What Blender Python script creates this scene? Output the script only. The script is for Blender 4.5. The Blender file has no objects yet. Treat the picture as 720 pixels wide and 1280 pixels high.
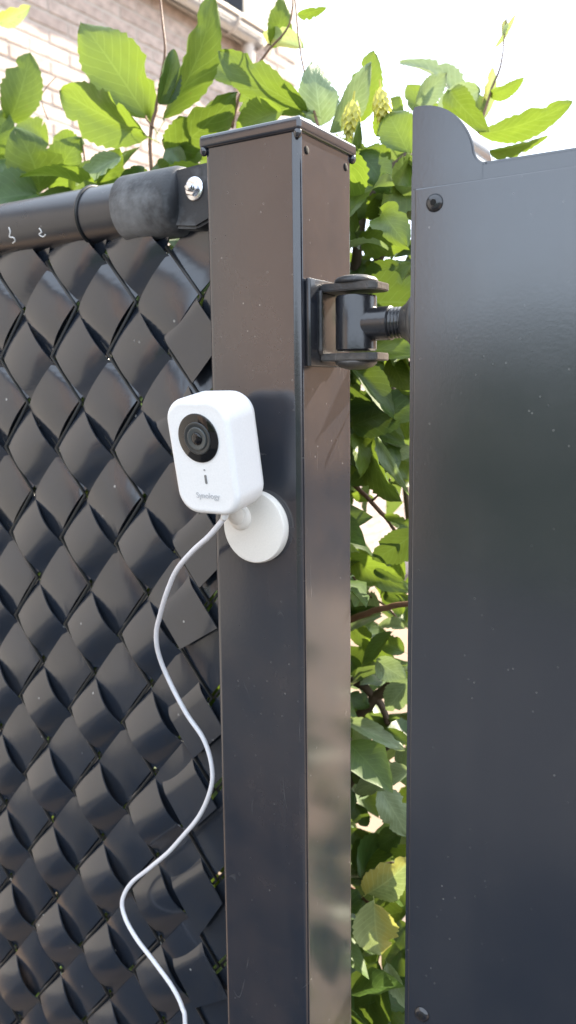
import bpy, bmesh, math, random
from mathutils import Vector, Matrix, noise
random.seed(11)
R = math.radians
scene = bpy.context.scene
COL = scene.collection
TOP = 1.70                                   # height of the post cap above the ground

# ------------------------------------------------------------------ camera
CAM = Vector((.3053, -.5161, TOP - .1846))
YAW, PITCH, ROLL, FPX = .551, .1414, -.0123, 1051.0
_f = Vector((-math.sin(YAW)*math.cos(PITCH), math.cos(YAW)*math.cos(PITCH), -math.sin(PITCH)))
_r0 = Vector((math.cos(YAW), math.sin(YAW), 0)); _u0 = _r0.cross(_f)
_r = math.cos(ROLL)*_r0 + math.sin(ROLL)*_u0
_u = -math.sin(ROLL)*_r0 + math.cos(ROLL)*_u0
cd = bpy.data.cameras.new('camera'); cam = bpy.data.objects.new('camera', cd); COL.objects.link(cam)
cd.sensor_fit = 'VERTICAL'; cd.sensor_height = 36; cd.sensor_width = 36*720/1280
cd.lens = 36*FPX/1280; cd.clip_start = .02; cd.clip_end = 500
cd.dof.use_dof = True; cd.dof.focus_distance = .60; cd.dof.aperture_fstop = 9.0
M4 = Matrix((( _r.x, _u.x, -_f.x, CAM.x), (_r.y, _u.y, -_f.y, CAM.y), (_r.z, _u.z, -_f.z, CAM.z), (0, 0, 0, 1)))
cam.matrix_world = M4
scene.camera = cam
scene.render.resolution_x, scene.render.resolution_y = 576, 1024

def ray(x, y): return _f + (x-360)/FPX*_r + (640-y)/FPX*_u
def at(x, y, Y):                              # the point at depth Y that lies on a line of sight
    d = ray(x, y); return CAM + (Y-CAM.y)/d.y*d
def proj(P):
    d = P-CAM; z = d.dot(_f)
    if z < .01: return (-9999, -9999)
    return (360+FPX*d.dot(_r)/z, 640-FPX*d.dot(_u)/z)

# ------------------------------------------------------------------ light
SUN_AZ, SUN_EL = R(18), R(37)                # azimuth from +Y towards +X
world = bpy.data.worlds.new('World'); scene.world = world; world.use_nodes = True
nt = world.node_tree; nt.nodes.clear()
sky = nt.nodes.new('ShaderNodeTexSky'); sky.sky_type = 'NISHITA'; sky.sun_disc = False
sky.sun_elevation = SUN_EL; sky.sun_rotation = SUN_AZ; sky.dust_density = 2.0
bg = nt.nodes.new('ShaderNodeBackground'); bg.inputs['Strength'].default_value = .10
wo = nt.nodes.new('ShaderNodeOutputWorld')
# thin bright cloud over the whole sky
wtc = nt.nodes.new('ShaderNodeTexCoord'); wnz = nt.nodes.new('ShaderNodeTexNoise'); wnz.inputs['Scale'].default_value = 2.2; wnz.inputs['Detail'].default_value = 6
nt.links.new(wtc.outputs['Generated'], wnz.inputs['Vector'])
wr = nt.nodes.new('ShaderNodeMapRange'); wr.inputs['From Min'].default_value = .3; wr.inputs['From Max'].default_value = .65; wr.inputs['To Min'].default_value = .78; wr.inputs['To Max'].default_value = 1
nt.links.new(wnz.outputs[0], wr.inputs[0])
wm = nt.nodes.new('ShaderNodeMix'); wm.data_type = 'RGBA'; wm.inputs[7].default_value = (5.5, 6.2, 7.2, 1)
nt.links.new(wr.outputs[0], wm.inputs[0]); nt.links.new(sky.outputs[0], wm.inputs[6])
nt.links.new(wm.outputs[2], bg.inputs[0]); nt.links.new(bg.outputs[0], wo.inputs[0])
sl = bpy.data.lights.new('sun', 'SUN'); sl.energy = 5.0; sl.angle = R(.53); sl.color = (1, .88, .72)
sun = bpy.data.objects.new('sun', sl); COL.objects.link(sun)
sdir = Vector((math.sin(SUN_AZ)*math.cos(SUN_EL), math.cos(SUN_AZ)*math.cos(SUN_EL), math.sin(SUN_EL)))
sun.rotation_euler = sdir.to_track_quat('Z', 'Y').to_euler(); sun.location = sdir*20
vs = scene.view_settings; vs.view_transform = 'Standard'; vs.look = 'None'; vs.gamma = 1
vs.exposure = 2.1

# ------------------------------------------------------------------ helpers
def empty(name, loc, label, cat, group=None):
    o = bpy.data.objects.new(name, None); COL.objects.link(o); o.location = loc
    o.empty_display_size = .05
    o['label'] = label; o['category'] = cat
    if group: o['group'] = group
    return o
def obj(name, me, mat, parent=None, smooth=True, inv=None):
    if isinstance(me, bmesh.types.BMesh):
        b = me; me = bpy.data.meshes.new(name)
        bmesh.ops.recalc_face_normals(b, faces=b.faces); b.to_mesh(me); b.free()
    if mat and not me.materials: me.materials.append(mat)
    if smooth:
        for p in me.polygons: p.use_smooth = True
    o = bpy.data.objects.new(name, me); COL.objects.link(o)
    if parent is not None:
        o.parent = parent
        o.matrix_parent_inverse = WINV(parent)
    return o
def WINV(o):                                   # children are modelled in world coordinates
    return Matrix.Translation(-o.location) if o.type == 'EMPTY' else Matrix.Identity(4)
def tag(o, label, cat, group=None, kind=None):
    if label: o['label'] = label
    if cat: o['category'] = cat
    if group: o['group'] = group
    if kind: o['kind'] = kind
    return o
def box(b, x0, x1, y0, y1, z0, z1, bev=0, seg=2):
    r = bmesh.ops.create_cube(b, size=1)
    vs_ = r['verts']
    bmesh.ops.transform(b, matrix=Matrix.Translation(((x0+x1)/2, (y0+y1)/2, (z0+z1)/2)) @ Matrix.Diagonal((x1-x0, y1-y0, z1-z0, 1)), verts=vs_)
    if bev:
        es = list({e for v in vs_ for e in v.link_edges})
        bmesh.ops.bevel(b, geom=es, offset=bev, segments=seg, profile=.5, affect='EDGES')
def mbox(*a, **k):
    b = bmesh.new(); box(b, *a, **k); return b
def tube(b, pts, rad, n=10, cap=True):
    pts = [Vector(p) for p in pts]
    rad = rad if isinstance(rad, (list, tuple)) else [rad]*len(pts)
    t0 = (pts[1]-pts[0]).normalized(); nrm = t0.orthogonal().normalized(); rings = []
    for i, p in enumerate(pts):
        t = (pts[min(i+1, len(pts)-1)]-pts[max(i-1, 0)]).normalized()
        nrm = (nrm - t*nrm.dot(t)).normalized(); bn = t.cross(nrm)
        rings.append([b.verts.new(p+rad[i]*(math.cos(2*math.pi*k/n)*nrm+math.sin(2*math.pi*k/n)*bn)) for k in range(n)])
    for i in range(len(rings)-1):
        for k in range(n):
            b.faces.new((rings[i][k], rings[i][(k+1) % n], rings[i+1][(k+1) % n], rings[i+1][k]))
    if cap:
        b.faces.new(rings[0][::-1]); b.faces.new(rings[-1])
    return b
def mtube(*a, **k): return tube(bmesh.new(), *a, **k)
def lathe(b, O, axis, prof, n=40):              # prof: (distance along axis, radius)
    axis = Vector(axis).normalized(); s = axis.orthogonal().normalized(); t = axis.cross(s); O = Vector(O); rings = []
    for d, r in prof:
        rings.append([b.verts.new(O+axis*d+max(r, 1e-5)*(math.cos(2*math.pi*k/n)*s+math.sin(2*math.pi*k/n)*t)) for k in range(n)])
    for i in range(len(rings)-1):
        for k in range(n):
            b.faces.new((rings[i][k], rings[i][(k+1) % n], rings[i+1][(k+1) % n], rings[i+1][k]))
    b.faces.new(rings[0][::-1]); b.faces.new(rings[-1])
    return b
def mlathe(*a, **k): return lathe(bmesh.new(), *a, **k)
def catmull(P, sub=8):
    P = [Vector(p) for p in P]; out = []
    for i in range(len(P)-1):
        a, b_, c, d = P[max(i-1, 0)], P[i], P[i+1], P[min(i+2, len(P)-1)]
        for k in range(sub):
            t = k/sub
            out.append(.5*((2*b_)+(c-a)*t+(2*a-5*b_+4*c-d)*t*t+(3*b_-a-3*c+d)*t**3))
    out.append(P[-1]); return out
def wnorm(o):
    m = o.modifiers.new('weighted', 'WEIGHTED_NORMAL'); m.keep_sharp = True; m.weight = 100
def sharp(o, ang=35):
    me = o.data
    if hasattr(me, 'set_sharp_from_angle'): me.set_sharp_from_angle(angle=R(ang))

# ------------------------------------------------------------------ materials
def mat(name):
    m = bpy.data.materials.new(name); m.use_nodes = True
    n = m.node_tree.nodes; return m, n, m.node_tree.links, n['Principled BSDF']
def N(n, t, **k):
    x = n.new(t)
    for a, v in k.items():
        if a in x.inputs: x.inputs[a].default_value = v
        else: setattr(x, a, v)
    return x
def ramp(n, l, src, p0, p1, c0=(0, 0, 0, 1), c1=(1, 1, 1, 1)):
    r = n.new('ShaderNodeValToRGB'); r.color_ramp.elements[0].position = p0; r.color_ramp.elements[1].position = p1
    r.color_ramp.elements[0].color = c0; r.color_ramp.elements[1].color = c1
    l.new(src, r.inputs[0]); return r.outputs[0]
def mix(n, l, fac, a, b):
    x = n.new('ShaderNodeMix'); x.data_type = 'RGBA'
    for s, v in ((0, fac), (6, a), (7, b)):
        if hasattr(v, 'links') or hasattr(v, 'is_linked'): l.new(v, x.inputs[s])
        else: x.inputs[s].default_value = v if s == 0 or len(v) == 4 else (*v, 1)
    return x.outputs[2]
def bump(n, l, src, strength, dist, normal=None):
    x = n.new('ShaderNodeBump'); x.inputs['Strength'].default_value = strength; x.inputs['Distance'].default_value = dist
    l.new(src, x.inputs['Height'])
    if normal: l.new(normal, x.inputs['Normal'])
    return x.outputs[0]
def coated(name, col, rough=.3, specks=.55, scr=.5, peel=.08, speck_scale=140, dust=.12, spec=.5, dcol=(.13, .11, .09), dr=(.42, .75), ior=1.5, streak=0, wavy=0):
    m, n, l, p = mat(name)
    tc = N(n, 'ShaderNodeTexCoord')
    nz = N(n, 'ShaderNodeTexNoise', Scale=7.0, Detail=6.0, Roughness=.65); l.new(tc.outputs['Object'], nz.inputs['Vector'])
    c = mix(n, l, ramp(n, l, nz.outputs[0], *dr), col, tuple(x*1.0+dust*k for x, k in zip(col, dcol)))
    # specks of dried dirt
    vo = N(n, 'ShaderNodeTexVoronoi', Scale=speck_scale); l.new(tc.outputs['Object'], vo.inputs['Vector'])
    sp = ramp(n, l, vo.outputs['Distance'], .09, .15, (1, 1, 1, 1), (0, 0, 0, 1))
    wn = N(n, 'ShaderNodeTexWhiteNoise'); l.new(vo.outputs['Position'], wn.inputs['Vector'])
    keep = ramp(n, l, wn.outputs['Value'], .72, .97)
    mm = N(n, 'ShaderNodeMath', operation='MULTIPLY'); l.new(sp, mm.inputs[0]); 
    cl = N(n, 'ShaderNodeTexNoise', Scale=14.0, Detail=3.0); l.new(tc.outputs['Object'], cl.inputs['Vector'])
    kc = N(n, 'ShaderNodeMath', operation='MULTIPLY'); l.new(keep, kc.inputs[0]); l.new(ramp(n, l, cl.outputs[0], .42, .68), kc.inputs[1]); l.new(kc.outputs[0], mm.inputs[1])
    m2 = N(n, 'ShaderNodeMath', operation='MULTIPLY'); l.new(mm.outputs[0], m2.inputs[0]); m2.inputs[1].default_value = specks
    c = mix(n, l, m2.outputs[0], c, (.42, .41, .38))
    # fine scratches: thin iso-lines of stretched noise
    mp = N(n, 'ShaderNodeMapping'); mp.inputs['Scale'].default_value = (9, 9, 2.2); mp.inputs['Rotation'].default_value = (.3, .5, .2); l.new(tc.outputs['Object'], mp.inputs[0])
    n2 = N(n, 'ShaderNodeTexNoise', Scale=3.0, Detail=2.0); l.new(mp.outputs[0], n2.inputs['Vector'])
    ab = N(n, 'ShaderNodeMath', operation='SUBTRACT'); l.new(n2.outputs[0], ab.inputs[0]); ab.inputs[1].default_value = .5
    ab2 = N(n, 'ShaderNodeMath', operation='ABSOLUTE'); l.new(ab.outputs[0], ab2.inputs[0])
    ln = ramp(n, l, ab2.outputs[0], .0008, .0022, (1, 1, 1, 1), (0, 0, 0, 1))
    n3 = N(n, 'ShaderNodeTexNoise', Scale=40.0, Detail=3.0); l.new(tc.outputs['Object'], n3.inputs['Vector'])
    lm = N(n, 'ShaderNodeMath', operation='MULTIPLY'); l.new(ln, lm.inputs[0]); l.new(ramp(n, l, n3.outputs[0], .55, .7), lm.inputs[1])
    lm2 = N(n, 'ShaderNodeMath', operation='MULTIPLY'); l.new(lm.outputs[0], lm2.inputs[0]); lm2.inputs[1].default_value = scr*.35
    c = mix(n, l, lm2.outputs[0], c, (.30, .29, .27))
    if streak:
        ms = N(n, 'ShaderNodeMapping'); ms.inputs['Scale'].default_value = (38, 38, 1.6); l.new(tc.outputs['Object'], ms.inputs[0])
        ns_ = N(n, 'ShaderNodeTexNoise', Scale=1.0, Detail=5.0, Roughness=.6); l.new(ms.outputs[0], ns_.inputs['Vector'])
        sm = N(n, 'ShaderNodeMath', operation='MULTIPLY'); l.new(ramp(n, l, ns_.outputs[0], .52, .8), sm.inputs[0]); sm.inputs[1].default_value = streak
        c = mix(n, l, sm.outputs[0], c, (.09, .088, .085))
    l.new(c, p.inputs['Base Color']); p.inputs['IOR'].default_value = ior
    rr = ramp(n, l, nz.outputs[0], .3, .8, (rough*.85,)*3+(1,), (min(1, rough*1.35),)*3+(1,)); l.new(rr, p.inputs['Roughness'])
    pe = N(n, 'ShaderNodeTexNoise', Scale=420.0, Detail=2.0); l.new(tc.outputs['Object'], pe.inputs['Vector'])
    nb_ = bump(n, l, pe.outputs[0], peel, .001)
    if wavy:
        wv = N(n, 'ShaderNodeTexNoise', Scale=5.0, Detail=1.0); l.new(tc.outputs['Object'], wv.inputs['Vector']); nb_ = bump(n, l, wv.outputs[0], wavy, .02, nb_)
    l.new(nb_, p.inputs['Normal'])
    p.inputs['Specular IOR Level'].default_value = spec
    return m
ANTH = (.014, .018, .027)
M = {}
M['post'] = coated('powder_coated_post', ANTH, .15, .5, .8, .02, 200, dust=.22, spec=1.0, dcol=(.16, .10, .06), streak=.10, wavy=.03)
M['gate'] = coated('powder_coated_gate', ANTH, .17, .5, .10, .02, 200, dust=.08, spec=1.0, ior=1.62, streak=.07, wavy=.05)
M['rail'] = coated('rail_plastic', (.010, .013, .021), .27, .4, .5, .04, spec=.8)
M['endcap'] = coated('weathered_plastic', (.022, .024, .028), .5, .6, .3, .3, 120, dust=2.2, dcol=(.10, .105, .11), dr=(.50, .70))
M['hinge'] = coated('hinge_paint', (.010, .012, .017), .22, .5, .9, .10, 160, dust=.25, spec=.8)
M['worn'] = coated('dusty_steel', (.028, .028, .030), .36, .6, .9, .3, 160, dust=1.2, dr=(.5, .7))
def simple(name, col, rough=.5, metal=0, bumps=0, scale=300, sss=0):
    m, n, l, p = mat(name)
    tc = N(n, 'ShaderNodeTexCoord'); nz = N(n, 'ShaderNodeTexNoise', Scale=scale, Detail=3.0); l.new(tc.outputs['Object'], nz.inputs['Vector'])
    l.new(mix(n, l, nz.outputs[0], tuple(x*.92 for x in col), tuple(min(1, x*1.06) for x in col)), p.inputs['Base Color'])
    p.inputs['Roughness'].default_value = rough; p.inputs['Metallic'].default_value = metal
    if bumps: l.new(bump(n, l, nz.outputs[0], bumps, .001), p.inputs['Normal'])
    if sss:
        p.inputs['Subsurface Weight'].default_value = sss; p.inputs['Subsurface Radius'].default_value = (.01, .008, .006); p.inputs['Subsurface Scale'].default_value = .3
    return m
M['white'] = simple('white_plastic', (.87, .87, .87), .38, bumps=.02, scale=800)
M['white_disc'] = simple('white_matt_plastic', (.80, .76, .70), .42, bumps=.02, scale=800)
M['cable'] = simple('cable_sheath', (.74, .73, .76), .4, bumps=.02)
M['black'] = simple('black_gloss', (.006, .006, .007), .06)
M['ringdark'] = simple('lens_ring', (.030, .034, .036), .32)
M['ringgrey'] = simple('lens_ring_grey', (.065, .072, .072), .35)
M['lensglass'] = simple('lens_glass', (.004, .004, .006), .03)
M['print'] = simple('grey_print', (.55, .56, .58), .5)
M['led'] = simple('led_window', (.20, .20, .20), .3)
M['chrome'] = simple('zinc_plated', (.72, .73, .76), .22, 1.0, .05, 200)
M['holedark'] = simple('dark_hole', (.008, .007, .006), .95)
M['mark'] = simple('white_paint_mark', (.75, .75, .74), .6)
M['wire'] = simple('black_wire', (.012, .013, .014), .4)
M['zinc'] = simple('pale_zinc_gutter', (.62, .56, .50), .5)
M['roof'] = simple('dark_roof', (.03, .032, .036), .5, bumps=.3, scale=20)
M['frame'] = simple('painted_frame', (.7, .7, .68), .4)

def strip_mat():
    m, n, l, p = mat('woven_pvc')
    tc = N(n, 'ShaderNodeTexCoord'); oi = N(n, 'ShaderNodeObjectInfo')
    nz = N(n, 'ShaderNodeTexNoise', Scale=26.0, Detail=7.0, Roughness=.7); l.new(tc.outputs['Object'], nz.inputs['Vector'])
    base = mix(n, l, oi.outputs['Random'], (.012, .017, .027), (.018, .024, .036))
    c = mix(n, l, ramp(n, l, nz.outputs[0], .45, .8), base, (.024, .026, .030))
    vo = N(n, 'ShaderNodeTexVoronoi', Scale=110.0); l.new(tc.outputs['Object'], vo.inputs['Vector'])
    sp = ramp(n, l, vo.outputs['Distance'], .08, .16, (1, 1, 1, 1), (0, 0, 0, 1))
    wn = N(n, 'ShaderNodeTexWhiteNoise'); l.new(vo.outputs['Position'], wn.inputs['Vector'])
    mm = N(n, 'ShaderNodeMath', operation='MULTIPLY'); l.new(sp, mm.inputs[0]); l.new(ramp(n, l, wn.outputs['Value'], .965, 1.0), mm.inputs[1])
    c = mix(n, l, mm.outputs[0], c, (.40, .40, .38))
    l.new(c, p.inputs['Base Color'])
    l.new(ramp(n, l, nz.outputs[0], .3, .75, (.14,)*3+(1,), (.26,)*3+(1,)), p.inputs['Roughness'])
    p.inputs['Specular IOR Level'].default_value = .85; p.inputs['IOR'].default_value = 1.5
    # brushed grain along the strip (uv: u across, v along)
    uv = N(n, 'ShaderNodeUVMap'); mp = N(n, 'ShaderNodeMapping'); mp.inputs['Scale'].default_value = (60, 3, 1); l.new(uv.outputs[0], mp.inputs[0])
    g = N(n, 'ShaderNodeTexNoise', Scale=1.0, Detail=3.0); l.new(mp.outputs[0], g.inputs['Vector'])
    l.new(bump(n, l, g.outputs[0], .035, .0006), p.inputs['Normal'])
    return m
M['strip'] = strip_mat()

def leaf_mat(name, c_dark, c_light, trans=.45, under=None, attr=False, yellow=None):
    m, n, l, p = mat(name)
    uv = N(n, 'ShaderNodeUVMap'); sx = N(n, 'ShaderNodeSeparateXYZ'); l.new(uv.outputs[0], sx.inputs[0])
    def ma(op, a, b=None):
        x = N(n, 'ShaderNodeMath', operation=op)
        for i, v in enumerate((a, b)):
            if v is None: continue
            if isinstance(v, (int, float)): x.inputs[i].default_value = v
            else: l.new(v, x.inputs[i])
        return x.outputs[0]
    au = ma('ABSOLUTE', ma('SUBTRACT', sx.outputs[0], .5))
    ph = ma('FRACT', ma('MULTIPLY', ma('SUBTRACT', sx.outputs[1], ma('MULTIPLY', au, .62)), 9.0))
    side = ma('LESS_THAN', ma('ABSOLUTE', ma('SUBTRACT', ph, .5)), .055)
    rib = ma('LESS_THAN', au, .016)
    vein = ma('MAXIMUM', side, rib)
    if attr:
        at_ = N(n, 'ShaderNodeAttribute'); at_.attribute_name = 'tone'; rnd = at_.outputs['Fac']
    else:
        rnd = N(n, 'ShaderNodeObjectInfo').outputs['Random']
    tc = N(n, 'ShaderNodeTexCoord'); nz = N(n, 'ShaderNodeTexNoise', Scale=3.5, Detail=5.0, Roughness=.6); l.new(uv.outputs[0], nz.inputs['Vector'])
    c = mix(n, l, rnd, c_dark, c_light)
    c = mix(n, l, ramp(n, l, nz.outputs[0], .35, .8), c, tuple(min(1, x*1.3) for x in c_light))
    if yellow:
        c = mix(n, l, ramp(n, l, ma('ADD', ma('MULTIPLY', nz.outputs[0], .55), ma('SUBTRACT', .75, sx.outputs[0])), .45, .75), c, yellow)
    br = N(n, 'ShaderNodeTexNoise', Scale=11.0, Detail=4.0); l.new(uv.outputs[0], br.inputs['Vector'])
    c = mix(n, l, ma('MULTIPLY', ramp(n, l, br.outputs[0], .68, .76), .5), c, (.16, .10, .035))
    c = mix(n, l, ma('MULTIPLY', vein, .32), c, tuple(min(1, x*1.8+.03) for x in c_light))
    if under:
        ge = N(n, 'ShaderNodeNewGeometry'); c = mix(n, l, ma('MULTIPLY', ge.outputs['Backfacing'], .75), c, under)
    l.new(c, p.inputs['Base Color']); p.inputs['Roughness'].default_value = .42
    p.inputs['Specular IOR Level'].default_value = .45
    h = ma('ADD', ma('MULTIPLY', vein, -.6), ma('MULTIPLY', nz.outputs[0], .4))
    bn = bump(n, l, h, .35, .002); l.new(bn, p.inputs['Normal'])
    tr = N(n, 'ShaderNodeBsdfTranslucent'); l.new(mix(n, l, .40, c, (.23, .31, .03)), tr.inputs['Color']); l.new(bn, tr.inputs['Normal'])
    mx = N(n, 'ShaderNodeMixShader'); mx.inputs[0].default_value = trans
    l.new(p.outputs[0], mx.inputs[1]); l.new(tr.outputs[0], mx.inputs[2]); l.new(mx.outputs[0], n['Material Output'].inputs[0])
    return m
M['leaf'] = leaf_mat('leaf_green', (.028, .064, .010), (.066, .110, .016), .38, (.11, .17, .07))
M['leafbright'] = leaf_mat('leaf_fresh', (.055, .108, .011), (.095, .148, .018), .45)
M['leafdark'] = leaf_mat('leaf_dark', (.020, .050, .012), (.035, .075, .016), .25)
M['leafpale'] = leaf_mat('leaf_pale_underside', (.13, .19, .10), (.20, .26, .15), .32)
M['leafyellow'] = leaf_mat('leaf_yellowing', (.24, .31, .13), (.34, .41, .19), .35, yellow=(.50, .46, .13))
M['leafmass'] = leaf_mat('leaf_mass', (.020, .052, .010), (.066, .120, .020), .34, (.10, .15, .06), attr=True)
M['fruit'] = leaf_mat('catkin_fruit', (.42, .42, .09), (.55, .52, .14), .45)
M['bark'] = simple('bark', (.075, .050, .034), .7, bumps=.8, scale=220)
M['twigred'] = simple('young_twig', (.13, .065, .035), .6, bumps=.4, scale=220)

def brick_mat(name, a, b, obj_rand=True):
    m, n, l, p = mat(name)
    oi = N(n, 'ShaderNodeObjectInfo') if obj_rand else None
    tc = N(n, 'ShaderNodeTexCoord'); nz = N(n, 'ShaderNodeTexNoise', Scale=30.0, Detail=6.0); l.new(tc.outputs['Object'], nz.inputs['Vector'])
    big = N(n, 'ShaderNodeTexWhiteNoise')
    if obj_rand: r = oi.outputs['Random']
    else:
        at_ = N(n, 'ShaderNodeAttribute'); at_.attribute_name = 'tone'; r = at_.outputs['Fac']
    c = mix(n, l, r, a, b)
    c = mix(n, l, ramp(n, l, nz.outputs[0], .4, .8), c, tuple(x*.7 for x in a))
    l.new(c, p.inputs['Base Color']); p.inputs['Roughness'].default_value = .85
    l.new(bump(n, l, nz.outputs[0], .5, .004), p.inputs['Normal'])
    return m
BA, BB = (.50, .405, .355), (.66, .56, .50)
M['brick'] = brick_mat('buff_brick', BA, BB); M['brickmass'] = brick_mat('buff_brick_mass', BA, BB, False)
M['mortar'] = simple('mortar', (.52, .48, .43), .9, bumps=.5, scale=60)
def brickwall_mat(name, c1, c2, mortar):
    m, n, l, p = mat(name)
    tc = N(n, 'ShaderNodeTexCoord'); mp = N(n, 'ShaderNodeMapping'); l.new(tc.outputs['UV'], mp.inputs[0])
    bt = N(n, 'ShaderNodeTexBrick', Scale=1.0); bt.inputs['Color1'].default_value = (*c1, 1); bt.inputs['Color2'].default_value = (*c2, 1); bt.inputs['Mortar'].default_value = (*mortar, 1)
    bt.inputs['Brick Width'].default_value = .22; bt.inputs['Row Height'].default_value = .0625; bt.inputs['Mortar Size'].default_value = .005
    l.new(mp.outputs[0], bt.inputs['Vector']); l.new(bt.outputs[0], p.inputs['Base Color']); p.inputs['Roughness'].default_value = .85
    l.new(bump(n, l, bt.outputs['Fac'], -.6, .006), p.inputs['Normal'])
    return m
M['farbrick'] = brickwall_mat('far_brick', (.26, .19, .155), (.32, .235, .19), (.28, .26, .24))
M['farbrick2'] = brickwall_mat('orange_brick', (.74, .44, .25), (.82, .51, .31), (.6, .46, .34))

# ------------------------------------------------------------------ ground
def ground_mat():
    m, n, l, p = mat('paving')
    tc = N(n, 'ShaderNodeTexCoord'); bt = N(n, 'ShaderNodeTexBrick', Scale=1.0)
    bt.inputs['Color1'].default_value = (.19, .14, .10, 1); bt.inputs['Color2'].default_value = (.24, .175, .125, 1); bt.inputs['Mortar'].default_value = (.10, .09, .08, 1)
    bt.inputs['Brick Width'].default_value = .3; bt.inputs['Row Height'].default_value = .3; bt.inputs['Mortar Size'].default_value = .006
    l.new(tc.outputs['Object'], bt.inputs['Vector'])
    nz = N(n, 'ShaderNodeTexNoise', Scale=2.0, Detail=8.0); l.new(tc.outputs['Object'], nz.inputs['Vector'])
    l.new(mix(n, l, ramp(n, l, nz.outputs[0], .4, .75), bt.outputs[0], (.14, .105, .08)), p.inputs['Base Color'])
    p.inputs['Roughness'].default_value = .85; l.new(bump(n, l, bt.outputs['Fac'], -.5, .005), p.inputs['Normal'])
    return m
b = bmesh.new(); S = 250
b.faces.new([b.verts.new(v) for v in ((-S, -S, 0), (S, -S, 0), (S, S, 0), (-S, S, 0))])
tag(obj('ground', b, ground_mat(), smooth=False), None, None, kind='structure')
b = bmesh.new(); b.faces.new([b.verts.new(v) for v in ((-60, -6.0, .004), (60, -6.0, .004), (60, -.6, .004), (-60, -.6, .004))])
tag(obj('lane', b, simple('asphalt', (.045, .048, .055), .85, bumps=.6, scale=90), smooth=False), None, None, kind='structure')

# ------------------------------------------------------------------ brick house behind the hedge, on the left
WT = Vector((.025, 1, 0)).normalized(); WN = Vector((WT.y, -WT.x, 0)); W0 = Vector((-2.55, 2.29, 0))
def wall_hit(x, y, off=0):
    d = ray(x, y); P0 = W0+WN*off; t = (P0-CAM).dot(WN)/d.dot(WN); P = CAM+d*t
    return (P-W0).dot(WT), P.z
def wpt(s, z, off=0): return W0+WT*s+WN*off+Vector((0, 0, z))
def slab(b, s0, s1, z0, z1, o0, o1):
    vs_ = [b.verts.new(wpt(s, z, o)) for s in (s0, s1) for z in (z0, z1) for o in (o0, o1)]
    for f in ((0, 1, 3, 2), (4, 6, 7, 5), (0, 4, 5, 1), (2, 3, 7, 6), (0, 2, 6, 4), (1, 5, 7, 3)): b.faces.new([vs_[i] for i in f])
    return b
sA = -6.0
s_end = wall_hit(372, 80)[0]; s_gut, z_gut = wall_hit(333, 52, .14); s_g0, z_g0 = wall_hit(217, 6, .10)
z_gut = (z_gut+z_g0)/2
house = empty('brick_house', W0, 'pale brick house with white gutter and downpipe behind the hedge, upper left', 'house')
obj('wall', slab(bmesh.new(), sA, s_end, 0, z_gut+.12, -.3, 0), M['mortar'], house, False)
s_w0 = wall_hit(341, 40)[0]
obj('wing_wall', slab(bmesh.new(), s_w0, s_end, z_gut+.12, z_gut+.75, -.3, 0), M['mortar'], house, False)
def brick_mesh():
    b = mbox(-.106, .106, -.004, .0045, -.0255, .0255, bev=.003, seg=1); me = bpy.data.meshes.new('brick'); b.to_mesh(me); b.free(); me.materials.append(M['brick']); return me
bme = brick_mesh(); rotw = Matrix((WT, -WN, Vector((0, 0, 1)))).transposed().to_4x4()
rotw = Matrix(((WT.x, WN.x, 0, 0), (WT.y, WN.y, 0, 0), (0, 0, 1, 0), (0, 0, 0, 1)))
mass = bmesh.new(); tone = mass.verts.layers.float.new('tone'); nb = 0
rows = int((z_gut+.70)/.0625)
for j in range(rows):
    z = .03+j*.0625
    s = sA+.11+(.11 if j % 2 else 0)
    while s < s_end-.1:
        if z < z_gut+.1 or s > s_w0+.1:
            P = wpt(s, z)
            q = proj(P)
            jit = random.uniform(-.002, .003)
            if -25 < q[0] < 385 and -12 < q[1] < 175 and nb < 300:
                o = bpy.data.objects.new('brick', bme); COL.objects.link(o); o.parent = house
                o.matrix_parent_inverse = WINV(house); o.matrix_basis = Matrix.Translation(P+WN*jit) @ rotw; nb += 1
            elif s > -2.5:
                tn = random.random()
                vs_ = [mass.verts.new(wpt(s+a, z+c, e+jit)) for a in (-.106, .106) for c in (-.0255, .0255) for e in (-.004, .006)]
                for v in vs_: v[tone] = tn
                for f in ((1, 3, 7, 5), (0, 1, 5, 4), (2, 6, 7, 3), (0, 2, 3, 1), (4, 5, 7, 6)): mass.faces.new([vs_[i] for i in f])
        s += .22
o = obj('brickwork', mass, M['brickmass'], house, False); o['kind'] = 'stuff'
# gutter: half-round channel with rolled lip, along the eave
g = bmesh.new(); n_ = 14; rg = .074; zc = z_gut+.070
secs = []
for s in (sA, s_gut):
    secs.append([g.verts.new(wpt(s, zc - rg*math.sin(math.pi*k/n_), .086+rg*math.cos(math.pi*k/n_))) for k in range(n_+1)])
for k in range(n_): g.faces.new((secs[0][k], secs[0][k+1], secs[1][k+1], secs[1][k]))
bmesh.ops.solidify(g, geom=g.faces[:], thickness=.004)
gut = obj('gutter', g, M['zinc'], house); 
bb = bmesh.new(); tube(bb, [wpt(sA, zc, .162), wpt(s_gut, zc, .162)], .009, 8); obj('gutter_lip', bb, M['zinc'], gut)
bb = bmesh.new(); bb2 = [bb.verts.new(wpt(s_gut+.001, zc - rg*math.sin(math.pi*k/n_), .086+rg*math.cos(math.pi*k/n_))) for k in range(n_+1)]; bb.faces.new(bb2); bmesh.ops.solidify(bb, geom=bb.faces[:], thickness=.006)
obj('gutter_end', bb, M['zinc'], gut, False)
for s in [s_gut-.28, s_gut-.95, s_gut-1.62]:
    bb = bmesh.new(); tube(bb, [wpt(s, zc-(rg+.004)*math.sin(math.pi*k/n_), .086+(rg+.004)*math.cos(math.pi*k/n_)) for k in range(n_+1)], .006, 6); obj('gutter_bracket', bb, M['zinc'], gut)
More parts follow.
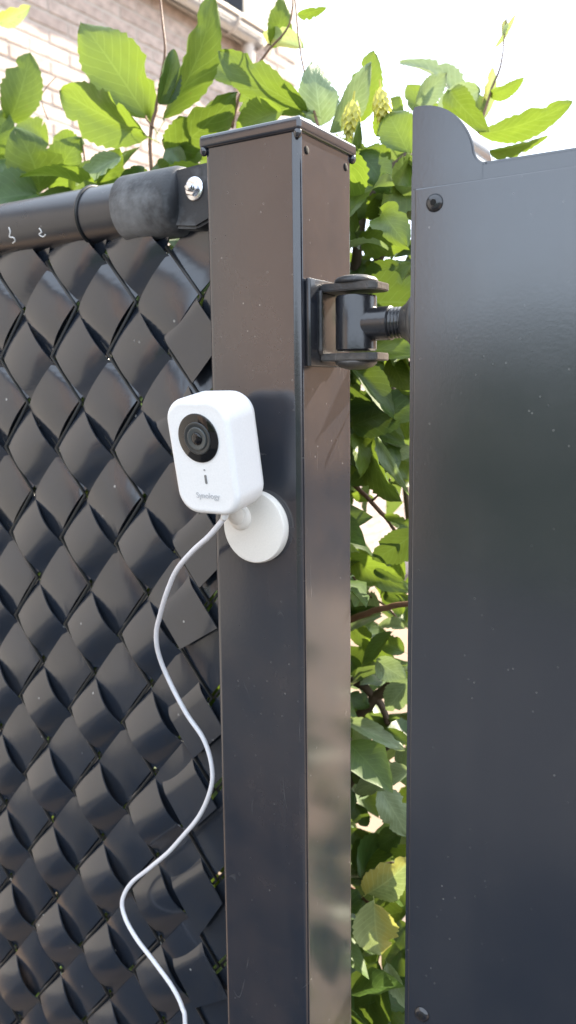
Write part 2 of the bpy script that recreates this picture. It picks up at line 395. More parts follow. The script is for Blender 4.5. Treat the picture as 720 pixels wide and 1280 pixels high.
sd = wall_hit(307, 60, .06)[0]
obj('downpipe', mtube(catmull([wpt(sd, zc-rg+.01, .078), wpt(sd, zc-rg-.08, .078), wpt(sd, zc-rg-.2, .05), wpt(sd, zc-rg-.4, .045), wpt(sd, .1, .045)], 5), .034, 14), M['zinc'], house)
# roof above the eave, and a dark dormer cheek standing at the end of the gutter
rf = bmesh.new()
e0, e1 = wpt(sA, z_gut+.10, .06), wpt(s_w0, z_gut+.10, .06); r0, r1 = wpt(sA, z_gut+2.2, -2.6), wpt(s_w0, z_gut+2.2, -2.6)
rf.faces.new([rf.verts.new(v) for v in (e0, e1, r1, r0)]); bmesh.ops.solidify(rf, geom=rf.faces[:], thickness=.05)
obj('roof', rf, M['roof'], house, False)
obj('dormer_cheek', slab(bmesh.new(), wall_hit(296, 10)[0], s_w0-.002, z_gut+.135, z_gut+.7, -.4, .045), M['roof'], house, False)
# garden wall running on behind
gwl = empty('garden_wall', wpt(s_end+.02, 0), 'low pale brick garden wall seen through the gap beside the hinge', 'wall')
gb = bmesh.new(); slab(gb, s_end+.02, 14, 0, 2.25, -.2, 0)
gw = obj('masonry', gb, M['mortar'], gwl, False)
mass = bmesh.new(); tone = mass.verts.layers.float.new('tone')
for j in range(36):
    z = .03+j*.0625; s = s_end+.14+(.11 if j % 2 else 0)
    while s < 6.5:
        tn = random.random()
        vs_ = [mass.verts.new(wpt(s+a, z+c, e)) for a in (-.106, .106) for c in (-.0255, .0255) for e in (-.004, .006)]
        for v in vs_: v[tone] = tn
        for f in ((1, 3, 7, 5), (0, 1, 5, 4), (2, 6, 7, 3), (0, 2, 3, 1), (4, 5, 7, 6)): mass.faces.new([vs_[i] for i in f])
        s += .22
o = obj('brickwork', mass, M['brickmass'], gwl, False); o['kind'] = 'stuff'
obj('coping', slab(bmesh.new(), s_end+.02, 14, 2.25, 2.31, -.23, .03), M['mortar'], gwl, False)

# ------------------------------------------------------------------ houses across the lane, behind the photographer
def far_house(x0, x1, y0, depth, h, hr, label, wm='farbrick', windows=True, name='brick_house'):
    t = empty(name, ((x0+x1)/2, y0, 0), label, 'house')
    b = bmesh.new(); uvl = b.loops.layers.uv.new('UVMap')
    def quad(c, uv):
        f = b.faces.new([b.verts.new(v) for v in c])
        for lp, u in zip(f.loops, uv): lp[uvl].uv = u
    y1 = y0-depth
    for (a, c) in (((x0, y0), (x1, y0)), ((x1, y0), (x1, y1)), ((x1, y1), (x0, y1)), ((x0, y1), (x0, y0))):
        L = math.dist(a, c); quad([(*a, 0), (*c, 0), (*c, h), (*a, h)], [(0, 0), (L, 0), (L, h), (0, h)])
    obj('wall', b, M[wm], t, False)
    b = bmesh.new(); ym = (y0+y1)/2
    v = [b.verts.new(p) for p in ((x0-.2, y0+.35, h-.05), (x1+.2, y0+.35, h-.05), (x1+.2, ym, h+hr), (x0-.2, ym, h+hr), (x0-.2, y1-.35, h-.05), (x1+.2, y1-.35, h-.05))]
    b.faces.new((v[0], v[1], v[2], v[3])); b.faces.new((v[3], v[2], v[5], v[4])); b.faces.new((v[1], v[5], v[2])); b.faces.new((v[0], v[3], v[4]))
    obj('roof', b, M['roof'], t, False)
    k = x0+1.0
    while windows and k+1.3 < x1:
        for zz in (.9, 3.3):
            if zz+1.3 < h:
                w = obj('window', mbox(k, k+1.3, y0+.004, y0+.06, zz, zz+1.3), M['frame'], t, False)
                for s in (0, 1): obj('pane', mbox(k+.07+s*.61, k+.62+s*.61, y0+.05, y0+.068, zz+.08, zz+1.22), M['black'], w, False)
        k += 2.6
    return t
far_house(-10.5, -4.0, -7.5, 2.2, 5.4, 1.4, 'red brick house across the lane, left of the photographer')

far_house(.9, 14, 14, -7, 7.2, 2.4, 'brick house standing beyond the gate, out of the picture on the right', 'farbrick2', False)
def tall_hedge(x0, x1, y0, y1, h, label):
    b = bmesh.new(); box(b, x0, x1, y0, y1, 0, h)
    bmesh.ops.subdivide_edges(b, edges=b.edges[:], cuts=60, use_grid_fill=True)
    for v in b.verts:
        q = v.co*1.0; k = noise.noise(q*1.3)*.16+noise.noise(q*4.7)*.10
        v.co += Vector((noise.noise(q*3)*.1, k, k if q.z > .2 else 0))
    t = empty('evergreen_hedge', ((x0+x1)/2, (y0+y1)/2, 0), label, 'hedge')
    o = obj('foliage', b, simple('conifer', (.022, .036, .018), .8, bumps=1, scale=25), t, False); o['kind'] = 'stuff'
tall_hedge(-2.4, 14, -7.2, -5.9, 2.0, 'tall dark evergreen hedge across the lane, behind the photographer')
# ------------------------------------------------------------------ gate post
post = empty('gate_post', (-.04, .04, 0), 'square dark grey steel post with flat cap carrying the white camera', 'post')
b = mbox(-.08, 0, 0, .08, 0, TOP-.008)
bmesh.ops.bevel(b, geom=[e for e in b.edges if abs(e.verts[0].co.z-e.verts[1].co.z) > .5], offset=.0055, segments=5, profile=.5, affect='EDGES')
o = obj('post_tube', b, M['post'], post); sharp(o, 40); wnorm(o)
b = mbox(-.0828, .0028, -.0028, .0828, TOP-.0095, TOP, bev=.0028, seg=3)
cap = obj('post_cap', b, M['post'], post); sharp(cap, 60); wnorm(cap)
for (x, y) in ((-.0797, .0002), (-.0005, .0002), (.0002, .0793)):
    b = bmesh.new(); bmesh.ops.create_uvsphere(b, u_segments=14, v_segments=10, radius=.0030)
    bmesh.ops.transform(b, matrix=Matrix.Translation((x, y, TOP-.0105)) @ Matrix.Diagonal((1, 1, 1.25, 1)), verts=b.verts[:])
    obj('cap_corner', b, M['post'], cap)
for (x, y, z) in ((.0002, .011, -.0195), (.0002, .069, -.0185)):
    b = mlathe((x-.001, y, TOP+z), (1, 0, 0), [(0, .0030), (.0013, .0028), (.0016, .001)], 14); obj('rivet_hole', b, M['holedark'], cap)

# ------------------------------------------------------------------ woven fence with its top rail
FY = .050
fence = empty('woven_fence', (-.45, FY, 0), 'chain link fence panel woven with dark plastic strips under a round rail', 'fence')
A_, B_ = .0705, .0855
h0 = Vector((-.192, TOP-.106)); e1 = Vector((A_/2, -B_/2)); e2 = Vector((A_/2, B_/2))
XL, XR, ZB, ZT = -.95, -.083, .06, TOP-.040
def make_strip(dirn, idx):
    d = e2 if dirn == '/' else e1; o_ = (e1 if dirn == '/' else e2)
    L = d.length; dn = d/L; pn = Vector((-dn.y, dn.x))
    if pn.dot(o_) < 0: pn = -pn
    wid = abs(o_.x*d.y-o_.y*d.x)/L
    c0 = h0+o_*(idx+.5)
    rs = random.Random(idx*7+(1 if dirn == '/' else 5003))
    half = (wid*.5-.0011)*rs.uniform(.965, 1.0)*(.93 if dirn == '/' else .91)
    amp = rs.uniform(.9, 1.1)
    xr = XR
    if dirn == '\\': xr = -.083 - rs.uniform(.022, .050)
    NV = 7
    cols = []
    for k in range(NV):
        v = (k/(NV-1)*2-1)*half
        p0 = c0+pn*v
        tx = sorted(((XL-p0.x)/dn.x, (xr-p0.x)/dn.x)); tz = sorted(((ZB-p0.y)/dn.y, (ZT-p0.y)/dn.y))
        cols.append((v, max(tx[0], tz[0]), min(tx[1], tz[1])))
    if dirn == '\\' and cols[NV//2][2] < cols[NV//2][2]+1:      # cut square, a little askew
        tm = cols[NV//2][2]
        if (c0+dn*tm).y > ZB+.02:
            sk = rs.uniform(-.35, .25)
            cols = [(v, a, tm+v*sk) for v, a, c in cols]
    tend = cols[NV//2][2] if dirn == '\\' and (c0+dn*cols[NV//2][2]).y > ZB+.02 else None
    if any(c-a < .008 for v, a, c in cols): return None
    Lmax = max(c-a for v, a, c in cols); NS = max(3, int(Lmax/.004))
    jit = {}
    b = bmesh.new(); uvl = b.loops.layers.uv.new('UVMap'); grid = []
    for i in range(NS+1):
        row = []
        for k, (v, a, c) in enumerate(cols):
            t = a+(c-a)*i/NS; tc = t/L
            ph = tc-.5-idx
            n = round(ph)
            if n not in jit: jit[n] = rs.uniform(.82, 1.15)
            pr_ = ph-n; ph = n+pr_+(.06 if dirn == '/' else -.05)*(1-4*pr_*pr_)
            cs = math.cos(math.pi*ph); hh = amp*math.copysign(abs(cs)**(.62 if dirn == '/' else .8), cs)*jit[n]
            fz = min(1, max(0, (TOP-.14-(c0+dn*t).y)/.30))      # lower down the slack is all in one set of strips
            if dirn == '\\':
                hh = -hh; hh *= (.0058+.0034*fz) if hh > 0 else .0040
            else: hh *= .0052-.0028*fz
            hh -= .0012*(v/half)**2*(1 if hh > 0 else .2)
            if tend is not None:                   # free end springs forward
                w_ = min(1, max(0, (t-(tend-.062))/.024)); w_ = w_*w_*(3-2*w_)
                hh = hh*(1-w_)+w_*(.0052+.045*(t-(tend-.045)))
            P = c0+pn*v+dn*t
            row.append((b.verts.new((P.x, FY-hh-.0007, P.y)), b.verts.new((P.x, FY-hh+.0007, P.y)), v, t))
        grid.append(row)
    def face(q, uvs):
        f = b.faces.new(q)
        for lp, u in zip(f.loops, uvs): lp[uvl].uv = u
    for i in range(NS):
        for k in range(NV-1):
            q = (grid[i][k], grid[i][k+1], grid[i+1][k+1], grid[i+1][k]); uvs = [(x[2]*20, x[3]*20) for x in q]
            face([x[0] for x in q], uvs); face([x[1] for x in q][::-1], uvs[::-1])
        for k in (0, NV-1):
            q = (grid[i][k], grid[i+1][k]); face((q[0][0], q[1][0], q[1][1], q[0][1]), [(q[0][2]*20, q[0][3]*20)]*4)
    for i in (0, NS):
        for k in range(NV-1):
            q = (grid[i][k], grid[i][k+1]); face((q[0][0], q[1][0], q[1][1], q[0][1]), [(q[0][2]*20, q[0][3]*20)]*4)
    o = obj('strip', b, M['strip'], fence); sharp(o, 50)
    return o
ns = 0
for dirn in '/\\':
    for i in range(-26, 30):
        if make_strip(dirn, i): ns += 1
# the chain link wire behind and between the strips, one zigzag wire per column
wb = bmesh.new()
for i in range(-22, 4):
    x = h0.x+i*A_/2*1.0
    if i % 2: continue
    for sgn in (1, -1):
        z = h0.y+3*B_; k = 0; pts = []
        while z > ZB:
            X = x+(A_/2 if k % 2 else 0)*sgn
            if z < ZT and XL < X < XR: pts.append((X, FY+.002*sgn, z))
            z -= B_/2; k += 1
        if len(pts) > 2: tube(wb, pts, .0016, 6)
o = obj('wire_mesh', wb, M['wire'], fence); o['kind'] = 'stuff'

RY, RZ, RR = .0545, TOP-.0286, .024
rail = obj('top_rail', mlathe((-1.0, RY, RZ), (1, 0, 0), [(0, .0225), (.0005, RR), (.862, RR), (.8625, .021)], 48), M['rail'], fence); sharp(rail)
ring = bmesh.new()
th = [2*math.pi*k/40 for k in range(41)]
tube(ring, [(-.2405+.002*math.sin(a), RY+(RR+.0004)*math.cos(a), RZ+(RR+.0004)*math.sin(a)) for a in th], .0017, 8)
obj('clip_ring', ring, M['wire'], rail)
ec = obj('end_cap', mlathe((-.1985, RY-.001, RZ), (1, 0, 0), [(0, .0245), (0, .0272), (.001, .0278), (.055, .0278), (.060, .0265), (.0625, .0235), (.064, .018)], 48), M['endcap'], rail); sharp(ec, 50)
b = bmesh.new()                                 # flattened tab of the cap that is bolted to the post
tabp = [(-.140, -.0235), (-.140, .021), (-.112, .0225), (-.081, .0225), (-.081, -.004), (-.100, -.020), (-.118, -.0262)]
f = b.faces.new([b.verts.new((x, .038, RZ+z)) for x, z in tabp]); r = bmesh.ops.extrude_face_region(b, geom=[f])
bmesh.ops.translate(b, vec=(0, .030, 0), verts=[v for v in r['geom'] if isinstance(v, bmesh.types.BMVert)])
bmesh.ops.bevel(b, geom=b.edges[:], offset=.0022, segments=2, affect='EDGES')
tab = obj('fixing_tab', b, M['endcap'], rail); sharp(tab, 50); wnorm(tab)
BX = at(239, 231, .034).x
b = mlathe((BX, .0382, TOP-.0245), (0, -1, 0), [(0, .0092), (.0012, .0092), (.0016, .0085)], 28); obj('washer', b, M['chrome'], tab)
b = mlathe((BX, .0368, TOP-.0245), (0, -1, 0), [(0, .0066), (.0035, .0066), (.0042, .0058)], 6); o = obj('nut', b, M['chrome'], tab, False)
b = mlathe((BX, .0330, TOP-.0245), (0, -1, 0), [(0, .0032), (.003, .0032), (.0036, .0022)], 16); obj('bolt_end', b, M['chrome'], tab)
def rail_pt(x, y):                               # on the front of the rail
    best = at(x, y, RY-RR)
    for _ in range(12):
        dz = max(-RR*.98, min(RR*.98, best.z-RZ)); best = at(x, y, RY-math.sqrt(RR*RR-dz*dz)-.0001)
    return best
for pl in ([(11, 284), (13, 290), (12, 296), (17, 297), (19, 301), (16, 304)], [(49, 285), (52, 290), (49, 293), (54, 296), (57, 293)]):
    obj('paint_mark', mtube(catmull([rail_pt(*q) for q in pl], 4), .0007, 6), M['mark'], rail)

# ------------------------------------------------------------------ gate
GX, GY, GT = .0786, .010, .040
ZTOP = TOP-.0452; ZS = TOP-.0562
gate = empty('gate', (.6, GY+GT/2, 0), 'large dark grey sheet metal gate leaf with rounded corner fin', 'gate')
b = bmesh.new()
box(b, GX, 1.35, GY, GY+GT, .06, ZTOP)
bmesh.ops.bevel(b, geom=[e for e in b.edges if abs(e.calc_length()-(1.35-GX)) < .01 and e.verts[0].co.z > 1], offset=.0022, segments=3, affect='EDGES')
o = obj('frame', b, M['gate'], gate); sharp(o, 30); wnorm(o)
b = mbox(GX+.0032, 1.34, GY-.0026, GY-.00005, .07, ZS, bev=.0013, seg=2); o = obj('sheet', b, M['gate'], gate); sharp(o, 50); wnorm(o)
b = bmesh.new(); rf_ = .041; pr = [(GX, ZTOP-.012), (GX, TOP-.0055-.003), (GX+.0012, TOP-.0055)]
n_ = 22
for k in range(n_+1):
    a = math.pi/2*(1-k/n_); pr.append((GX+.004+rf_*math.cos(a)*.94, TOP-.0055-rf_+rf_*math.sin(a)))
pr = [q for q in pr if not (q[0] > GX+.03 and q[1] < ZTOP+.0075)]
xl, zl = pr[-1]
for k in range(1, 9):
    t = k/8; pr.append((xl+(GX+.0485-xl)*t**1.5, ZTOP-.0004+(zl-ZTOP)*(1-t)**1.9))
pr.append((GX+.0485, ZTOP-.012))
f = b.faces.new([b.verts.new((x, GY-.0003, z)) for x, z in pr]); r = bmesh.ops.extrude_face_region(b, geom=[f])
bmesh.ops.translate(b, vec=(0, GT-.004, 0), verts=[v for v in r['geom'] if isinstance(v, bmesh.types.BMVert)])
bmesh.ops.bevel(b, geom=[e for e in b.edges if abs(e.verts[0].co.y-e.verts[1].co.y) < 1e-5], offset=.0012, segments=2, affect='EDGES')
o = obj('corner_fin', b, M['gate'], gate); sharp(o, 50); wnorm(o)
for (x, y) in ((543, 253.5), (527, 1268)):
    P = at(x, y, GY-.003)
    sc_ = obj('screw', mlathe((P.x, GY-.0024, P.z), (0, -1, 0), [(0, .0058), (.0008, .0056), (.0022, .0042), (.0026, .0036)], 28), M['hinge'], gate)
    obj('hex_socket', mlathe((P.x, GY-.0043, P.z), (0, -1, 0), [(0, .0021), (.0009, .0021)], 6), M['holedark'], sc_, False)

# ------------------------------------------------------------------ hinge
HX, HY = .0265, .034
hg = obj('hinge_bracket', mbox(.0004, .0048, .0065, .052, TOP-.1665, TOP-.1055, bev=.0012), M['hinge'], post, False); sharp(hg)
def arm(z0, z1):
    b = bmesh.new(); pts = [(.0048, .020), (.042, .020), (.0475, .0245), (.0475, .0445), (.042, .049), (.0048, .049)]
    f = b.faces.new([b.verts.new((x, y, TOP+z0)) for x, y in pts]); r = bmesh.ops.extrude_face_region(b, geom=[f])
    bmesh.ops.translate(b, vec=(0, 0, z1-z0), verts=[v for v in r['geom'] if isinstance(v, bmesh.types.BMVert)])
    bmesh.ops.bevel(b, geom=b.edges[:], offset=.0008, segments=2, affect='EDGES')
    return b
for z0, z1 in ((-.1145, -.1090), (-.1630, -.1575)): o = obj('bracket_arm', arm(z0, z1), M['worn'], hg, False)
obj('weld', mtube([(.0052, .0195, TOP-.158+.0445*k/12) if False else (.0055, .0192, TOP-.158+.0445*k/12) for k in range(13)], [.0016+.0005*(k % 2) for k in range(13)], 8), M['worn'], hg)
eb = o = obj('hinge_eyebolt', mlathe((HX, HY, TOP-.1560), (0, 0, 1), [(0, .0135), (.0012, .0148), (.0375, .0148), (.0387, .0140)], 40), M['hinge'], gate); sharp(o)
o = obj('pin_head', mlathe((HX, HY, TOP-.1089), (0, 0, 1), [(0, .0156), (.0022, .0156), (.0042, .0135), (.0056, .009), (.006, .003)], 40), M['worn'], hg)
o = obj('pin_head', mlathe((HX, HY, TOP-.1631), (0, 0, -1), [(0, .0150), (.0015, .0150), (.0040, .0120), (.0056, .007), (.006, .002)], 40), M['worn'], hg)
o = obj('eyebolt_neck', mlathe((HX, HY, TOP-.1375), (1, 0, 0), [(0, .0118), (.0275, .0118), (.0285, .0108)], 36), M['hinge'], eb); sharp(o)
prof = []
for k in range(9):
    d = .0280+k*.0026; prof += [(d, .0092), (d+.0008, .0108), (d+.0016, .0108), (d+.0024, .0092)]
obj('threaded_rod', mlathe((HX, HY, TOP-.1375), (1, 0, 0), prof, 36), M['hinge'], eb)
obj('rod_collar', mlathe((GX-.0150, HY, TOP-.1375), (1, 0, 0), [(0, .0100), (.0008, .0115), (.004, .0135), (.009, .0190), (.0148, .0240)], 32), M['worn'], eb)

# ------------------------------------------------------------------ security camera
sc = empty('security_camera', (-.0373, 0, TOP-.2835), 'white rounded security camera on round base, fixed to post front', 'camera')
DC = Vector((-.0378, 0, TOP-.2830))
disc = obj('base_disc', mlathe(DC+Vector((0, -.0004, 0)), (0, -1, 0), [(0, .0268), (.0022, .0272), (.0030, .0266), (.0034, .0272), (.0058, .0270), (.0070, .0262), (.0074, .0245), (.0074, .004)], 64), M['white_disc'], sc); sharp(disc, 40)
P = at(326.5, 640, -.0078)
obj('screw_hole', mlathe((P.x, -.0070, P.z), (0, -1, 0), [(0, .0014), (.0007, .0014)], 14), M['led'], disc)
BW, BH, BD = .0545, .0825, .0375
PT = R(11); YB = R(-2)
FC = Vector((-.0468, -.056, TOP-.2288))
bodyM = Matrix.Translation(FC) @ Matrix.Rotation(YB, 4, 'Z') @ Matrix.Rotation(PT, 4, 'X')   # local: x right, z up, +y into the body
def rrect(w, h, r, n=9):
    out = []
    for cx, cz, a0 in ((w/2-r, h/2-r, 0), (-w/2+r, h/2-r, 90), (-w/2+r, -h/2+r, 180), (w/2-r, -h/2+r, 270)):
        for k in range(n+1):
            a = R(a0+90*k/n); out.append((cx+r*math.cos(a), cz+r*math.sin(a)))
    return out
def rprism(prof, w, h, r):                     # prof: (inset, y)
    b = bmesh.new(); rings = []
    for ins, y in prof:
        rr_ = max(r-ins, .001)
        rings.append([b.verts.new(bodyM @ Vector((x, y, z))) for x, z in rrect(w-2*ins, h-2*ins, rr_)])
    m_ = len(rings[0])
    for i in range(len(rings)-1):
        for k in range(m_): b.faces.new((rings[i][k], rings[i][(k+1) % m_], rings[i+1][(k+1) % m_], rings[i+1][k]))
    b.faces.new(rings[0]); b.faces.new(rings[-1])
    return b
prof = [(.0085, .0003), (.0048, .0001), (.0036, .0000), (.0022, .0004), (.0010, .0014), (.0003, .0028), (0, .0045)]
prof += [(0, BD-.009), (.0008, BD-.006), (.0025, BD-.003), (.005, BD-.0010), (.009, BD)]
body = obj('body', rprism(prof, BW, BH, .0165), M['white'], sc); sharp(body, 50); wnorm(body)
def bl(x, y, z): return bodyM @ Vector((x, y, z))
bax = -(bodyM.to_3x3() @ Vector((0, 1, 0)))
LZ = .0142
win = obj('lens_window', mlathe(bl(0, .0002, LZ), bax, [(0, .0172), (.0006, .0171), (.0009, .0166), (.0009, .002)], 64), M['black'], body)
obj('lens_ring', mlathe(bl(0, -.0007, LZ), bax, [(0, .0115), (.0006, .0114), (.0009, .0108), (.0005, .0098), (.0005, .002)], 56), M['ringdark'], win)
obj('lens_ring', mlathe(bl(0, -.0010, LZ), bax, [(0, .0082), (.0009, .0080), (.0011, .0074), (.0005, .0060), (.0004, .002)], 56), M['ringgrey'], win)
obj('lens', mlathe(bl(0, -.0012, LZ), bax, [(0, .0046), (.0009, .0042), (.0014, .0030), (.0017, .0012), (.0017, .0002)], 40), M['lensglass'], win)
def pill(cx, cz, w, h, y, mt, name):
    b = bmesh.new(); f = b.faces.new([b.verts.new(bl(cx+x, y, cz+z)) for x, z in rrect(w, h, w/2*.98, 6)])
    r = bmesh.ops.extrude_face_region(b, geom=[f]); bmesh.ops.translate(b, vec=-bax*.0006, verts=[v for v in r['geom'] if isinstance(v, bmesh.types.BMVert)])
    return obj(name, b, mt, body, False)
pill(.0012, -.0150, .0018, .0066, -.0001, M['led'], 'status_light')
pill(.0012, -.0082, .0014, .0008, -.0001, M['led'], 'microphone_hole')
fc = bpy.data.curves.new('lettering', 'FONT'); fc.body = 'Synology'; fc.size = .0058; fc.align_x = 'CENTER'; fc.align_y = 'CENTER'; fc.extrude = .00006; fc.offset = .00006
to = bpy.data.objects.new('tmp', fc); COL.objects.link(to)
bpy.context.view_layer.update()
me = bpy.data.meshes.new_from_object(to.evaluated_get(bpy.context.evaluated_depsgraph_get())); bpy.data.objects.remove(to)
me.transform(bodyM @ Matrix.Translation((.0008, -.00005, -.0270)) @ Matrix.Rotation(R(90), 4, 'X')); me.materials.clear()
obj('lettering', me, M['print'], body, False)
# ball-jointed arm from the disc to the underside of the body
J = bl(-.001, BD*.6, -BH/2+.004)
armp = catmull([DC+Vector((-.011, -.006, .008)), DC+Vector((-.0115, -.012, .009)), J+Vector((0, .003, -.004)), J+Vector((0, 0, .004))], 6)
obj('arm', mtube(armp, [.0085-.002*math.sin(math.pi*k/(len(armp)-1)) for k in range(len(armp))], 24), M['white_disc'], sc)
obj('ball_joint', mlathe(DC+Vector((-.011, -.0060, .007)), (0, -1, 0), [(0, .0100), (.003, .0097), (.005, .0080), (.0065, .005), (.007, .001)], 32), M['white_disc'], sc)

# ------------------------------------------------------------------ cable
cp = [(282, 638, -.040), (279, 649, -.040), (262, 669, -.036), (240, 690, -.028), (215, 725, -.016), (199, 770, -.002), (197, 800, .006), (208, 845, .016), (232, 890, .022), (255, 925, .024), (265, 960, .022), (262, 990, .020), (243, 1030, .022), (215, 1060, .026), (185, 1085, .028), (163, 1105, .028), (153, 1127, .026), (157, 1147, .024), (172, 1172, .022), (195, 1205, .020), (214, 1232, .018), (227, 1260, .016), (232, 1290, .014)]
pts = [at(*q) for q in cp]; last = pts[-1]
pts += [last+Vector((.006, -.004, -.12)), last+Vector((-.01, -.01, -.4)), Vector((last.x+.01, -.03, .05)), Vector((last.x+.05, -.10, .006)), Vector((last.x-.2, -.35, .006))]
cpth = catmull(pts, 8)
cpth = [p+Vector((noise.noise(p*22), noise.noise(p*22+Vector((9, 0, 0))), 0))*.0022*min(1, i/30) for i, p in enumerate(cpth)]
cab = tag(obj('power_cable', mtube(cpth, .00205, 12), M['cable']), 'thin white power cable hanging in waves from the camera down the fence', 'cable')
obj('strain_relief', mtube([cpth[0]+(cpth[0]-cpth[2]).normalized()*.004]+cpth[:9], [.0034, .0034, .0033, .0032, .0031, .0030, .0029, .0027, .0025, .0022], 14), M['white'], cab)

# ------------------------------------------------------------------ hedge
hedge = empty('hedge', (-.4, .35, 0), 'leafy green hornbeam hedge growing behind fence, post and gate', 'hedge')
def leaf_mesh(name, mtl, seed, ns=24, fold=.16, curl=.12, pleat=.02, wave=.03, narrow=1.0):
    rs = random.Random(seed); b = bmesh.new(); uvl = b.loops.layers.uv.new('UVMap')
    cols = (-1, -.72, -.36, 0, .36, .72, 1); grid = []
    ph = rs.uniform(0, 6); sk = rs.uniform(-.06, .06); pk = rs.uniform(.40, .5)
    bites = [(rs.choice((-1, 1)), rs.uniform(.25, .85), rs.uniform(.04, .09), rs.uniform(.0, .45)) for _ in range(3)]
    for i in range(ns+1):
        t = i/ns
        w = .5*narrow*math.sin(math.pi*(t**(math.log(.5)/math.log(pk))))**.66*(1-.12*t) if 0 < t < 1 else .004
        row = []
        for u in cols:
            x = u*w
            for bs, bt_, bw, bd in bites:
                if u*bs > .5: x *= 1-bd*max(0, 1-abs(t-bt_)/bw)
            if abs(u) == 1 and 0 < t < 1: x *= 1+(.05 if i % 2 else -.02)+rs.uniform(-.03, .03)
            y = t-.05*abs(u)*(1-t)*(.2)
            z = fold*abs(x)*(.6+.4*math.cos(3*t)) - curl*(t-.3)**2 + pleat*abs(u)*math.sin(18*(t-.6*abs(x))*math.pi/1.0+ph*0)+wave*math.sin(5*t+ph+2*u)*abs(u)
            row.append((b.verts.new((x+sk*math.sin(3*t), y, z)), (u*.5+.5, t)))
        grid.append(row)
    for i in range(ns):
        for k in range(len(cols)-1):
            q = (grid[i][k], grid[i][k+1], grid[i+1][k+1], grid[i+1][k])
            f = b.faces.new([x[0] for x in q])
            for lp, x in zip(f.loops, q): lp[uvl].uv = x[1]
            f.smooth = True
    # petiole
    s = [b.verts.new(v) for v in ((-.008, 0, 0), (.008, 0, 0), (.006, -.14, -.01), (-.006, -.14, -.01))]
    f = b.faces.new(s)
    for lp in f.loops: lp[uvl].uv = (.5, .02)
    me = bpy.data.meshes.new(name); b.to_mesh(me); b.free(); me.materials.append(M[mtl]); return me
LM = {}
for kind in ('leaf', 'leafbright', 'leafdark', 'leafpale', 'leafyellow'):
    LM[kind] = [leaf_mesh('leaf', kind, 31*i+len(kind), fold=random.uniform(.1, .6), curl=random.uniform(.1, .7), pleat=random.uniform(.004, .010), wave=random.uniform(.03, .10)) for i in range(8)]
def put_leaf(me, base, tip, width, roll, name='leaf', twist=0):
    ax = tip-base; L = ax.length; ay = ax/L
    toc = (CAM-(base+tip)/2).normalized(); nz = (toc-ay*toc.dot(ay)).normalized()
    nz = Matrix.Rotation(roll, 3, ay) @ nz; sx = ay.cross(nz)
    o = bpy.data.objects.new(name, me); COL.objects.link(o); o.parent = hedge; o.matrix_parent_inverse = WINV(hedge)
    m3 = Matrix((sx*width, ay*L, nz*(L+width)/2)).transposed()
    o.matrix_basis = Matrix.Translation(base) @ m3.to_4x4()
    return o
def hero(bx, by, tx, ty, w, Y, kind='leaf', roll=0, dY=0, v=None):
    base = at(bx, by, Y+random.uniform(-.01, .01)); tip = at(tx, ty, Y+dY)
    width = w*((base-CAM).dot(_f))/FPX/max(.35, math.cos(roll))
    put_leaf(LM[kind][v if v is not None else random.randrange(8)], base, tip, width, roll)
